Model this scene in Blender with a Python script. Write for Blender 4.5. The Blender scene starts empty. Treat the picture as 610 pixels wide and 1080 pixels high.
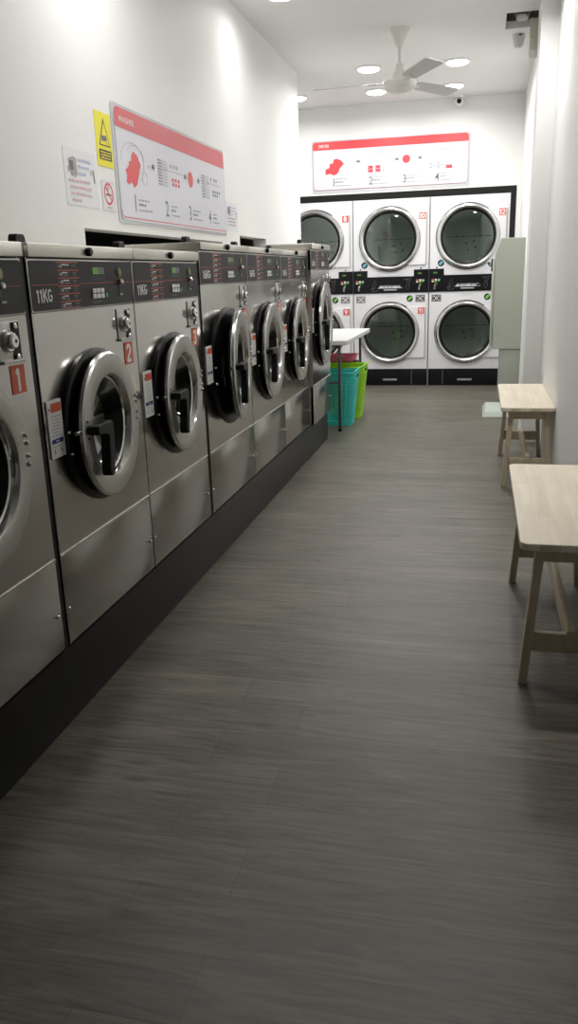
import bpy, bmesh, math, random
from mathutils import Matrix, Vector
rnd = random.Random(7)
scene = bpy.context.scene
COL = scene.collection
PI = math.pi
R = math.radians

# ------------------------------------------------------------------ materials
def nodes_of(m):
    m.use_nodes = True
    return m.node_tree.nodes, m.node_tree.links

def pmat(name, col, rough=.5, metal=0., spec=.5, emit=None, es=0., noise=0., nscale=8., bump=0., bscale=60., coat=0.):
    m = bpy.data.materials.new(name); n, l = nodes_of(m)
    b = n['Principled BSDF']
    c = (*col, 1) if len(col) == 3 else col
    b.inputs['Base Color'].default_value = c
    b.inputs['Roughness'].default_value = rough
    b.inputs['Metallic'].default_value = metal
    b.inputs['Specular IOR Level'].default_value = spec
    b.inputs['Coat Weight'].default_value = coat
    if emit:
        b.inputs['Emission Color'].default_value = (*emit, 1); b.inputs['Emission Strength'].default_value = es
    tc = n.new('ShaderNodeTexCoord')
    if noise > 0:
        t = n.new('ShaderNodeTexNoise'); t.inputs['Scale'].default_value = nscale; t.inputs['Detail'].default_value = 4
        l.new(tc.outputs['Object'], t.inputs['Vector'])
        r = n.new('ShaderNodeValToRGB')
        r.color_ramp.elements[0].position = .3; r.color_ramp.elements[1].position = .7
        r.color_ramp.elements[0].color = tuple(x * (1 - noise) for x in c[:3]) + (1,)
        r.color_ramp.elements[1].color = tuple(min(1, x * (1 + noise)) for x in c[:3]) + (1,)
        l.new(t.outputs['Fac'], r.inputs['Fac']); l.new(r.outputs['Color'], b.inputs['Base Color'])
    if bump > 0:
        t = n.new('ShaderNodeTexNoise'); t.inputs['Scale'].default_value = bscale; t.inputs['Detail'].default_value = 3
        l.new(tc.outputs['Object'], t.inputs['Vector'])
        bp = n.new('ShaderNodeBump'); bp.inputs['Strength'].default_value = bump; bp.inputs['Distance'].default_value = .01
        l.new(t.outputs['Fac'], bp.inputs['Height']); l.new(bp.outputs['Normal'], b.inputs['Normal'])
    return m

def steel(name, col, rough, wav=.25):
    """brushed stainless steel: fine horizontal brushing and a slow waviness of the sheet"""
    m = bpy.data.materials.new(name); n, l = nodes_of(m); b = n['Principled BSDF']
    b.inputs['Metallic'].default_value = 1
    tc = n.new('ShaderNodeTexCoord')
    t = n.new('ShaderNodeTexNoise'); t.inputs['Scale'].default_value = 5.; t.inputs['Detail'].default_value = 4
    l.new(tc.outputs['Object'], t.inputs['Vector'])
    r = n.new('ShaderNodeMapRange'); r.inputs['To Min'].default_value = rough - .02; r.inputs['To Max'].default_value = rough + .02
    l.new(t.outputs['Fac'], r.inputs['Value']); l.new(r.outputs['Result'], b.inputs['Roughness'])
    cr = n.new('ShaderNodeValToRGB')
    cr.color_ramp.elements[0].color = tuple(x * .97 for x in col) + (1,); cr.color_ramp.elements[1].color = (*col, 1)
    l.new(t.outputs['Fac'], cr.inputs['Fac']); l.new(cr.outputs['Color'], b.inputs['Base Color'])
    w = n.new('ShaderNodeTexNoise'); w.inputs['Scale'].default_value = 2.6; w.inputs['Detail'].default_value = 1
    l.new(tc.outputs['Object'], w.inputs['Vector'])
    bp = n.new('ShaderNodeBump'); bp.inputs['Strength'].default_value = wav; bp.inputs['Distance'].default_value = .012
    l.new(w.outputs['Fac'], bp.inputs['Height']); l.new(bp.outputs['Normal'], b.inputs['Normal'])
    return m

def pane(name, tint, rough=.03, refl=.06, mx_=.8):
    """tinted window glass: see-through tint plus a mirror coat"""
    m = bpy.data.materials.new(name); n, l = nodes_of(m)
    out = n['Material Output']; n.remove(n['Principled BSDF'])
    tr = n.new('ShaderNodeBsdfTransparent'); tr.inputs['Color'].default_value = (*tint, 1)
    gl = n.new('ShaderNodeBsdfGlossy'); gl.inputs['Roughness'].default_value = rough; gl.inputs['Color'].default_value = (.9, 1, .96, 1)
    lw = n.new('ShaderNodeLayerWeight'); lw.inputs['Blend'].default_value = .25
    mr = n.new('ShaderNodeMapRange'); mr.inputs['To Min'].default_value = refl; mr.inputs['To Max'].default_value = mx_
    l.new(lw.outputs['Fresnel'], mr.inputs['Value'])
    mx = n.new('ShaderNodeMixShader'); l.new(mr.outputs['Result'], mx.inputs['Fac'])
    l.new(tr.outputs[0], mx.inputs[1]); l.new(gl.outputs[0], mx.inputs[2]); l.new(mx.outputs[0], out.inputs['Surface'])
    return m

def wood_mat(name, c1, c2, axis=1, blocks=True, rough=.45):
    m = bpy.data.materials.new(name); n, l = nodes_of(m); b = n['Principled BSDF']
    b.inputs['Roughness'].default_value = rough
    tc = n.new('ShaderNodeTexCoord')
    mp = n.new('ShaderNodeMapping'); s = [30, 30, 30]; s[axis] = 2.2; mp.inputs['Scale'].default_value = s
    l.new(tc.outputs['Object'], mp.inputs['Vector'])
    t = n.new('ShaderNodeTexNoise'); t.inputs['Scale'].default_value = 1; t.inputs['Detail'].default_value = 5; t.inputs['Distortion'].default_value = .6
    l.new(mp.outputs['Vector'], t.inputs['Vector'])
    cr = n.new('ShaderNodeValToRGB'); cr.color_ramp.elements[0].position = .25; cr.color_ramp.elements[1].position = .75
    cr.color_ramp.elements[0].color = (*c1, 1); cr.color_ramp.elements[1].color = (*c2, 1)
    l.new(t.outputs['Fac'], cr.inputs['Fac'])
    last = cr.outputs['Color']
    if blocks:  # glued finger-jointed staves, each its own tone
        mp2 = n.new('ShaderNodeMapping'); mp2.inputs['Rotation'].default_value = (0, 0, R(90))
        l.new(tc.outputs['Object'], mp2.inputs['Vector'])
        br = n.new('ShaderNodeTexBrick'); br.inputs['Scale'].default_value = 1
        br.inputs['Brick Width'].default_value = .27; br.inputs['Row Height'].default_value = .055
        br.inputs['Mortar Size'].default_value = .0006; br.inputs['Color1'].default_value = (1, 1, 1, 1)
        br.inputs['Color2'].default_value = (.93, .91, .89, 1); br.inputs['Mortar'].default_value = (.8, .76, .7, 1)
        l.new(mp2.outputs['Vector'], br.inputs['Vector'])
        mu = n.new('ShaderNodeMix'); mu.data_type = 'RGBA'; mu.blend_type = 'MULTIPLY'; mu.inputs['Factor'].default_value = 1
        l.new(last, mu.inputs['A']); l.new(br.outputs['Color'], mu.inputs['B']); last = mu.outputs['Result']
    l.new(last, b.inputs['Base Color'])
    return m

def floor_mat():
    m = bpy.data.materials.new('floor_planks'); n, l = nodes_of(m); b = n['Principled BSDF']
    tc = n.new('ShaderNodeTexCoord')
    br = n.new('ShaderNodeTexBrick'); br.offset = .16; br.offset_frequency = 2; br.inputs['Scale'].default_value = 1
    br.inputs['Brick Width'].default_value = 1.22; br.inputs['Row Height'].default_value = .152
    br.inputs['Mortar Size'].default_value = .0014; br.inputs['Mortar Smooth'].default_value = .3; br.inputs['Bias'].default_value = 0
    br.inputs['Color1'].default_value = (.86, .86, .86, 1); br.inputs['Color2'].default_value = (1.1, 1.1, 1.1, 1); br.inputs['Mortar'].default_value = (.55, .55, .52, 1)
    mp0 = n.new('ShaderNodeMapping'); mp0.inputs['Location'].default_value = (.46, .08, 0)
    l.new(tc.outputs['Object'], mp0.inputs['Vector']); l.new(mp0.outputs['Vector'], br.inputs['Vector'])
    mp = n.new('ShaderNodeMapping'); mp.inputs['Scale'].default_value = (2.6, 30, 1)
    l.new(tc.outputs['Object'], mp.inputs['Vector'])
    t = n.new('ShaderNodeTexNoise'); t.inputs['Scale'].default_value = 1.; t.inputs['Detail'].default_value = 7; t.inputs['Roughness'].default_value = .72; t.inputs['Distortion'].default_value = 1.6
    l.new(mp.outputs['Vector'], t.inputs['Vector'])
    cr = n.new('ShaderNodeValToRGB'); e = cr.color_ramp.elements
    e[0].position = .32; e[1].position = .68
    e[0].color = (.060, .052, .040, 1); e[1].color = (.202, .185, .152, 1)
    l.new(t.outputs['Fac'], cr.inputs['Fac'])
    mp2 = n.new('ShaderNodeMapping'); mp2.inputs['Scale'].default_value = (1.3, 4.5, 1)
    l.new(tc.outputs['Object'], mp2.inputs['Vector'])
    t2 = n.new('ShaderNodeTexNoise'); t2.inputs['Scale'].default_value = 1.4; t2.inputs['Detail'].default_value = 3
    l.new(mp2.outputs['Vector'], t2.inputs['Vector'])
    c2 = n.new('ShaderNodeValToRGB'); c2.color_ramp.elements[0].position = .3; c2.color_ramp.elements[1].position = .7
    c2.color_ramp.elements[0].color = (.84, .82, .80, 1); c2.color_ramp.elements[1].color = (1.08, 1.08, 1.08, 1)
    l.new(t2.outputs['Fac'], c2.inputs['Fac'])
    # dark knots
    mp3 = n.new('ShaderNodeMapping'); mp3.inputs['Scale'].default_value = (2.2, 7, 1)
    l.new(tc.outputs['Object'], mp3.inputs['Vector'])
    vo = n.new('ShaderNodeTexVoronoi'); vo.inputs['Scale'].default_value = 1.1
    l.new(mp3.outputs['Vector'], vo.inputs['Vector'])
    ck = n.new('ShaderNodeValToRGB'); ck.color_ramp.elements[0].position = .03; ck.color_ramp.elements[1].position = .13
    ck.color_ramp.elements[0].color = (.50, .46, .42, 1); ck.color_ramp.elements[1].color = (1, 1, 1, 1)
    l.new(vo.outputs['Distance'], ck.inputs['Fac'])
    last = cr.outputs['Color']
    for o in (br.outputs['Color'], c2.outputs['Color'], ck.outputs['Color']):
        mu = n.new('ShaderNodeMix'); mu.data_type = 'RGBA'; mu.blend_type = 'MULTIPLY'; mu.inputs['Factor'].default_value = 1; mu.clamp_result = False
        l.new(last, mu.inputs['A']); l.new(o, mu.inputs['B']); last = mu.outputs['Result']
    l.new(last, b.inputs['Base Color'])
    rr = n.new('ShaderNodeMapRange'); rr.inputs['To Min'].default_value = .38; rr.inputs['To Max'].default_value = .52
    l.new(t.outputs['Fac'], rr.inputs['Value']); l.new(rr.outputs['Result'], b.inputs['Roughness'])
    bp = n.new('ShaderNodeBump'); bp.inputs['Strength'].default_value = .12; bp.inputs['Distance'].default_value = .003
    l.new(t.outputs['Fac'], bp.inputs['Height']); l.new(bp.outputs['Normal'], b.inputs['Normal'])
    b.inputs['Specular IOR Level'].default_value = .5
    return m

M = dict(
    wall=pmat('wall_paint', (.83, .83, .82), .58, spec=.35, bump=.03, bscale=5),
    ceil=pmat('ceiling_paint', (.84, .84, .83), .7),
    floor=floor_mat(),
    plinth=pmat('black_plinth', (.006, .006, .0055), .35, spec=.35),
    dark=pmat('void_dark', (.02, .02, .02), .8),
    steel=steel('brushed_steel', (.58, .57, .545), .17, .4),
    ring=steel('polished_ring', (.54, .535, .51), .36, 0.0),
    kick=steel('kick_panel_steel', (.52, .51, .485), .19, .08),
    lid=steel('lid_steel', (.68, .66, .60), .36, .05),
    chromed=pmat('dryer_ring', (.68, .68, .68), .2, 1),
    chrome=pmat('chrome', (.82, .82, .80), .1, 1),
    rubber=pmat('black_rubber', (.004, .004, .004), .28, spec=.35),
    plastic=pmat('black_plastic', (.008, .008, .009), .42, spec=.25),
    panel=pmat('control_black', (.022, .022, .024), .5, spec=.35),
    drum=pmat('drum_steel', (.035, .035, .036), .4, .8),
    ddrum=pmat('dryer_drum', (.60, .64, .62), .42, .5),
    hole=pmat('hole_black', (.01, .01, .01), .6),
    wglass=pane('washer_glass', (.10, .10, .105), .04, .02, .35),
    dglass=pane('dryer_glass', (.76, .82, .79), .02, .10),
    white=pmat('white_print', (.80, .80, .78), .5),
    grey=pmat('grey_print', (.16, .16, .165), .5),
    lgrey=pmat('light_grey_print', (.36, .36, .38), .5),
    black=pmat('black_print', (.02, .02, .02), .5),
    red=pmat('red_print', (.62, .10, .055), .45),
    orange=pmat('orange_plate', (.66, .115, .045), .4),
    dred=pmat('red_plate', (.72, .075, .055), .4),
    signred=pmat('sign_red', (.70, .065, .075), .4),
    signpink=pmat('washer_sign_red', (.62, .085, .10), .35),
    signw=pmat('sign_board', (.66, .665, .73), .3),
    acry=pmat('clear_acrylic', (.55, .56, .58), .15),
    yellow=pmat('yellow_sign', (.83, .74, .02), .45),
    paper=pmat('laminated_paper', (.75, .75, .78), .3),
    blue=pmat('blue_band', (.03, .03, .22), .4),
    inkblue=pmat('blue_ink', (.46, .52, .70), .5),
    inkred=pmat('red_ink', (.70, .48, .52), .5),
    green=pmat('green_key', (.02, .36, .20), .4),
    gdisp=pmat('green_display', (.05, .10, .02), .3, emit=(.25, .7, .08), es=.16),
    gdot=pmat('green_light', (.1, .3, .05), .3, emit=(.2, .9, .12), es=.7),
    ydot=pmat('olive_disc', (.22, .24, .06), .4),
    enamel=pmat('dryer_white', (.76, .76, .79), .28),
    enamel2=pmat('dryer_door_white', (.80, .80, .83), .22),
    dband=pmat('dryer_band', (.008, .008, .010), .35, spec=.2),
    silver=pmat('silver_handle', (.45, .45, .47), .35, .7),
    cyan=pmat('cyan_sticker', (.16, .42, .55), .4),
    lime_s=pmat('green_sticker', (.20, .55, .08), .4),
    cab=pmat('cabinet_grey_green', (.455, .48, .415), .42, bump=.03, bscale=120),
    cab2=pmat('trunking_grey_green', (.38, .40, .345), .5),
    birch=wood_mat('birch_top', (.78, .69, .55), (.90, .83, .69), 1, True, .42),
    birchleg=wood_mat('birch_leg', (.52, .44, .31), (.66, .57, .42), 2, False, .5),
    tablew=pmat('table_white', (.66, .66, .66), .4),
    tube=pmat('table_tube', (.14, .14, .145), .4, .6),
    teal=pmat('teal_plastic', (.05, .60, .54), .38),
    lime=pmat('lime_plastic', (.34, .72, .02), .38),
    pink=pmat('pink_plastic', (.94, .18, .34), .35),
    crate=pmat('dark_crate', (.05, .035, .03), .5),
    fan=pmat('fan_white', (.80, .79, .76), .3),
    fanb=pmat('fan_blade', (.62, .61, .59), .35),
    fixture=pmat('fixture_white', (.85, .85, .84), .4),
    diff=pmat('lamp_diffuser', (.9, .9, .9), .4, emit=(1, .985, .95), es=9.),
    beige=pmat('beige_plastic', (.58, .57, .46), .45),
    smoke=pmat('pale_plastic', (.66, .66, .63), .35),
    pipe=pmat('pipe_white', (.74, .73, .70), .4),
    voidbeige=pmat('void_board', (.62, .57, .50), .8),
    scale=pmat('pale_green_plastic', (.50, .56, .50), .35),
)

# ------------------------------------------------------------------ mesh builder
FX = Matrix(((0, 0, 1, 0), (1, 0, 0, 0), (0, 1, 0, 0), (0, 0, 0, 1)))    # (u,v,n) -> (y,z,x): faces +X
FY = Matrix(((1, 0, 0, 0), (0, 0, -1, 0), (0, 1, 0, 0), (0, 0, 0, 1)))   # (u,v,n) -> (x,z,-y): faces -Y
ID = Matrix.Identity(4)

class MB:
    def __init__(s, frame=ID):
        s.bm = bmesh.new(); s.mats = []; s.F = frame
    def mi(s, m):
        m = M[m]
        if m not in s.mats: s.mats.append(m)
        return s.mats.index(m)
    def _take(s, bm, m, smooth, X=None):
        i = s.mi(m)
        for f in bm.faces: f.material_index = i; f.smooth = smooth
        if X is not None: bmesh.ops.transform(bm, matrix=X, verts=bm.verts)
        me = bpy.data.meshes.new('t'); bm.to_mesh(me); bm.free(); s.bm.from_mesh(me); bpy.data.meshes.remove(me)
        return s
    def box(s, a0, a1, b0, b1, c0, c1, m, bev=0, seg=2, X=None):
        bm = bmesh.new(); bmesh.ops.create_cube(bm, size=1)
        for v in bm.verts:
            v.co = Vector(((a0 + a1) / 2 + v.co.x * (a1 - a0), (b0 + b1) / 2 + v.co.y * (b1 - b0), (c0 + c1) / 2 + v.co.z * (c1 - c0)))
        if bev: bmesh.ops.bevel(bm, geom=bm.edges[:], offset=bev, segments=seg, profile=.5, affect='EDGES')
        return s._take(bm, m, bool(bev), X)
    def poly(s, pts, n0, n1, m, bev=0, X=None):
        """prism: outline in (a,b), from n0 to n1 along c (flat face when n0 == n1)"""
        bm = bmesh.new()
        vs = [bm.verts.new((p[0], p[1], n1)) for p in pts]; f = bm.faces.new(vs)
        if n0 != n1:
            r = bmesh.ops.extrude_face_region(bm, geom=[f])
            for v in r['geom']:
                if isinstance(v, bmesh.types.BMVert): v.co.z = n0
        bmesh.ops.recalc_face_normals(bm, faces=bm.faces)
        if bev:
            bmesh.ops.bevel(bm, geom=[e for e in bm.edges if len(e.link_faces) == 2 and e.calc_face_angle(0) > .7], offset=bev, segments=2, profile=.5, affect='EDGES')
        return s._take(bm, m, False, X)
    def lathe(s, prof, m, a=0, b=0, seg=64, smooth=True, X=None):
        bm = bmesh.new(); rings = []
        for r, h in prof:
            if r < 1e-6: rings.append([bm.verts.new((a, b, h))])
            else: rings.append([bm.verts.new((a + r * math.cos(2 * PI * i / seg), b + r * math.sin(2 * PI * i / seg), h)) for i in range(seg)])
        for p, q in zip(rings, rings[1:]):
            for i in range(seg):
                j = (i + 1) % seg
                if len(p) == 1 and len(q) == 1: continue
                if len(p) == 1: bm.faces.new((p[0], q[i], q[j]))
                elif len(q) == 1: bm.faces.new((p[i], q[0], p[j]))
                else: bm.faces.new((p[i], p[j], q[j], q[i]))
        bmesh.ops.recalc_face_normals(bm, faces=bm.faces)
        return s._take(bm, m, smooth, X)
    def disc(s, a, b, r, n, m, seg=32, ry=None):
        ry = ry or r
        return s.poly([(a + r * math.cos(2 * PI * i / seg), b + ry * math.sin(2 * PI * i / seg)) for i in range(seg)], n, n, m)
    def annulus(s, a, b, r0, r1, n, m, seg=48):
        return s.lathe([(r0, n), (r1, n)], m, a, b, seg, False)
    def rect(s, a0, a1, b0, b1, n, m):
        return s.poly([(a0, b0), (a1, b0), (a1, b1), (a0, b1)], n, n, m)
    def frame(s, a0, a1, b0, b1, w, n, m):
        s.rect(a0, a1, b0, b0 + w, n, m); s.rect(a0, a1, b1 - w, b1, n, m); s.rect(a0, a0 + w, b0, b1, n, m); return s.rect(a1 - w, a1, b0, b1, n, m)
    def plate_hole(s, a0, a1, b0, b1, ca, cb, r, n, m, depth=.01, seg=64):
        angs = sorted([2 * PI * i / seg for i in range(seg)] + [math.atan2(y - cb, x - ca) % (2 * PI) for x in (a0, a1) for y in (b0, b1)])
        bm = bmesh.new(); inn = []; out = []; back = []
        for t in angs:
            c, q = math.cos(t), math.sin(t)
            k = min([((a1 - ca) / c) if c > 1e-9 else ((a0 - ca) / c) if c < -1e-9 else 1e9, ((b1 - cb) / q) if q > 1e-9 else ((b0 - cb) / q) if q < -1e-9 else 1e9])
            inn.append(bm.verts.new((ca + r * c, cb + r * q, n))); out.append(bm.verts.new((ca + k * c, cb + k * q, n))); back.append(bm.verts.new((ca + r * c, cb + r * q, n - depth)))
        for i in range(len(angs)):
            j = (i + 1) % len(angs)
            bm.faces.new((inn[i], out[i], out[j], inn[j])); bm.faces.new((back[i], inn[i], inn[j], back[j]))
        return s._take(bm, m, False)
    def tube(s, pts, r, m, seg=10, smooth=True, cap=True):
        bm = bmesh.new(); pts = [Vector(p) for p in pts]; rings = []
        rr = r if isinstance(r, (list, tuple)) else [r] * len(pts)
        up = None
        for i, p in enumerate(pts):
            d = (pts[min(i + 1, len(pts) - 1)] - pts[max(i - 1, 0)]).normalized()
            if up is None or abs(up.dot(d)) > .99:
                up = Vector((0, 0, 1)) if abs(d.z) < .9 else Vector((1, 0, 0))
            x = up.cross(d).normalized(); y = d.cross(x).normalized(); up = y
            rings.append([bm.verts.new(p + (x * math.cos(2 * PI * k / seg) + y * math.sin(2 * PI * k / seg)) * rr[i]) for k in range(seg)])
        for p, q in zip(rings, rings[1:]):
            for k in range(seg): bm.faces.new((p[k], p[(k + 1) % seg], q[(k + 1) % seg], q[k]))
        if cap: bm.faces.new(rings[0]); bm.faces.new(rings[-1])
        bmesh.ops.recalc_face_normals(bm, faces=bm.faces)
        return s._take(bm, m, smooth)
    def text(s, txt, a, b, size, n, m, bold=0., sx=1., align='LEFT', valign=None, X=None):
        cu = bpy.data.curves.new('t', 'FONT'); cu.body = txt; cu.size = size; cu.offset = bold * size; cu.align_x = align
        cu.resolution_u = 3
        if valign: cu.align_y = valign
        ob = bpy.data.objects.new('t', cu); COL.objects.link(ob)
        dg = bpy.context.evaluated_depsgraph_get(); dg.update()
        me = ob.evaluated_get(dg).to_mesh(); bm = bmesh.new(); bm.from_mesh(me)
        ob.evaluated_get(dg).to_mesh_clear(); bpy.data.objects.remove(ob); bpy.data.curves.remove(cu)
        for v in bm.verts: v.co = Vector((a + v.co.x * sx, b + v.co.y, n))
        return s._take(bm, m, False, X)
    def strokes(s, txt, a, b, h, n, m, w=.17, k=.62, align='LEFT'):
        """condensed bold sans lettering of height h, drawn as ribbons"""
        def arc(cx, cy, rx, ry, t0, t1, c=9): return [(cx + rx * math.cos(R(t0 + (t1 - t0) * i / c)), cy + ry * math.sin(R(t0 + (t1 - t0) * i / c))) for i in range(c + 1)]
        G = {'1': [[(.12, .76), (.34, .92), (.34, .0)]],
             '2': [arc(.42, .70, .34, .22, 170, -20) + [(.10, .08), (.80, .08)]],
             '3': [arc(.40, .72, .32, .20, 160, -80), arc(.40, .29, .36, .21, 85, -160)],
             '4': [[(.62, 0), (.62, .92), (.06, .26), (.88, .26)]],
             '5': [[(.74, .92), (.16, .92), (.12, .52)] + arc(.40, .31, .35, .23, 120, -155)],
             '6': [[(.66, .92), (.30, .72), (.10, .36)], arc(.43, .30, .34, .22, 0, 360, 16)],
             '7': [[(.06, .92), (.78, .92), (.32, 0)]],
             '8': [arc(.43, .72, .29, .20, 0, 360, 16), arc(.43, .28, .35, .20, 0, 360, 16)],
             '9': [arc(.43, .68, .34, .24, 0, 360, 16), [(.77, .64), (.60, .26), (.24, .04)]],
             '0': [arc(.43, .5, .34, .42, 0, 360, 20)],
             'K': [[(.12, 0), (.12, 1)], [(.80, 1), (.22, .42)], [(.36, .58), (.84, 0)]],
             'G': [arc(.46, .5, .38, .42, 48, 350, 16) + [(.84, .46), (.50, .46)]]}
        adv = {'1': .66}
        tot = sum(adv.get(c, 1.0) for c in txt) * h * k
        x = a - (tot / 2 if align == 'CENTER' else 0)
        for c in txt:
            for st in G[c]:
                s.k_ = getattr(s, 'k_', 0)
                P_ = [(x + p[0] * h * k, b + p[1] * h) for p in st]; hw = w * h / 2
                for p, q in zip(P_, P_[1:]):
                    dx, dy = q[0] - p[0], q[1] - p[1]; L = math.hypot(dx, dy) or 1; nx, ny = -dy / L * hw, dx / L * hw; ex, ey = dx / L * hw * .3, dy / L * hw * .3
                    s.poly([(p[0] + nx - ex, p[1] + ny - ey), (p[0] - nx - ex, p[1] - ny - ey), (q[0] - nx + ex, q[1] - ny + ey), (q[0] + nx + ex, q[1] + ny + ey)], n + s.k_ * 1e-5, n + s.k_ * 1e-5, m); s.k_ = (s.k_ + 1) % 40
            x += adv.get(c, 1.0) * h * k
        return s
    def words(s, a0, a1, b, h, n, m, wmin=.006, wmax=.02):
        """one line of illegibly small print: word-length bars"""
        x = a0
        while x < a1 - wmin * .5:
            w = min(rnd.uniform(wmin, wmax), a1 - x); s.rect(x, x + w, b, b + h * rnd.uniform(.75, 1), n, m); x += w + h * .55
        return s
    def build(s, name, parent=None, loc=None, org=None):
        """org: the object's own origin, in builder coordinates"""
        o = Vector(org) if org is not None else Vector((0, 0, 0))
        if org is not None: bmesh.ops.translate(s.bm, verts=s.bm.verts, vec=-o)
        bmesh.ops.transform(s.bm, matrix=s.F, verts=s.bm.verts)
        for e in s.bm.edges:
            if len(e.link_faces) == 2 and e.calc_face_angle(0) > R(32): e.smooth = False
        me = bpy.data.meshes.new(name); s.bm.to_mesh(me); s.bm.free()
        for m in s.mats: me.materials.append(m)
        ob = bpy.data.objects.new(name, me); COL.objects.link(ob)
        if parent: ob.parent = parent
        ob.location = (s.F @ o) if org is not None else (loc or (0, 0, 0))
        return ob

def thing(name, loc, label, cat, group=None):
    o = bpy.data.objects.new(name, None); COL.objects.link(o); o.location = loc; o.empty_display_size = .1
    return tag(o, label, cat, group)
def tag(o, label, cat, group=None):
    o['label'] = label; o['category'] = cat
    if group: o['group'] = group
    return o
def struct(o): o['kind'] = 'structure'; return o

# ------------------------------------------------------------------ numbers
XW, XL, XR = -1.11, -1.592, .43
ZC, YD, ZP = 2.866, 9.016, .2248
YC = 5.98

# ------------------------------------------------------------------ setting
struct(MB().box(-2.75, .6, -2.3, 10.0, -.1, 0, 'floor').build('floor'))
HX0, HX1, HY0, HY1 = .11, .335, 6.34, 6.73
c = MB()
c.box(-2.75, HX0, -2.3, 9.2, ZC, ZC + .05, 'ceil').box(HX1, .6, -2.3, 9.2, ZC, ZC + .05, 'ceil')
c.box(HX0, HX1, -2.3, HY0, ZC, ZC + .05, 'ceil').box(HX0, HX1, HY1, 9.2, ZC, ZC + .05, 'ceil')
struct(c.build('ceiling'))
v = MB()   # service void above the open ceiling hatch
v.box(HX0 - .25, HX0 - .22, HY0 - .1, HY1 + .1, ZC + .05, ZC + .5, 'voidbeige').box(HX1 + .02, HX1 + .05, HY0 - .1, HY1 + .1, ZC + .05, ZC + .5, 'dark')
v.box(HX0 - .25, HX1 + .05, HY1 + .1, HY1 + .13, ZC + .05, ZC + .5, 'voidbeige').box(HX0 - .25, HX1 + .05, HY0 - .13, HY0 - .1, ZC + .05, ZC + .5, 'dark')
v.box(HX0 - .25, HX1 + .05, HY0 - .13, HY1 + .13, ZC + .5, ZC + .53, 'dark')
struct(v.build('trim_2'))
w = MB()   # left wall above and between the washers
t0, t1 = XL - .1, XL
def seg(y0, y1, z): w.box(t0, t1, y0, y1, z, ZC, 'wall')
seg(-2.3, 3.213, 1.325); seg(3.213, 5.1, 1.43); seg(5.1, 5.49, 1.415); seg(5.49, 6.2, 1.483); seg(6.2, 7.47, 0)
struct(w.build('wall_left'))
struct(MB().box(-2.62, XL - .1, 7.37, 7.47, 0, ZC, 'wall').build('wall_return'))
struct(MB().box(-2.4, -2.35, -2.3, 7.37, 0, ZC, 'dark').build('wall_service'))
struct(MB().box(-2.72, -2.62, 7.37, 9.2, 0, ZC, 'wall').build('wall_alcove'))
b = MB()
b.box(-2.62, .45, YD, YD + .1, 2.0154, ZC, 'wall').box(.323, .45, YD, YD + .1, 0, 2.0154, 'wall').box(-2.62, -2.221, YD, YD + .1, 0, 2.0154, 'wall')
struct(b.build('wall_far'))
f = MB()   # black reveal round the dryers
f.box(-2.221, .323, YD - .004, YD + .3, 1.955, 2.0154, 'plinth').box(.274, .323, YD - .004, YD + .3, 0, 1.955, 'plinth').box(-2.221, -2.172, YD - .004, YD + .3, 0, 1.955, 'plinth')
struct(f.build('trim_1'))
r_ = MB()
r_.box(XR, XR + .12, -2.3, YC + .34, 0, ZC, 'wall').box(.37, XR + .12, YC + .34, YD + .1, 0, ZC, 'wall')
struct(r_.build('wall_right'))
struct(MB().box(.318, XR, YC, YC + .34, 0, ZC, 'wall').build('wall_column'))
struct(MB().box(-1.6, XW - .004, 1.8745, 1.895, ZP - .01, 1.312, 'plinth').box(-1.6, XW - .004, 3.189, 3.215, ZP - .01, 1.312, 'plinth').build('gap_shade_strips'))  # black strips added to stand in for the shade in two gaps between washers
struct(MB().box(-2.4, .55, -2.3, -2.2, 0, ZC, 'wall').build('wall_front'))
struct(MB().box(-2.0, XW + .001, -1.2, 6.015, 0, ZP - .006, 'plinth', .003).build('baseboard_left'))

# ------------------------------------------------------------------ washing machines
def chrome_lock(mb, a, b, n, r):
    mb.lathe([(r * 1.0, n), (r * 1.0, n + .006), (r * .86, n + .012), (r * .72, n + .012), (r * .7, n + .02), (r * .55, n + .024), (0, n + .024)], 'chrome', a, b, 28)
    mb.disc(a + r * .1, b, r * .17, n + .0245, 'hole', 12)

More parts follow.
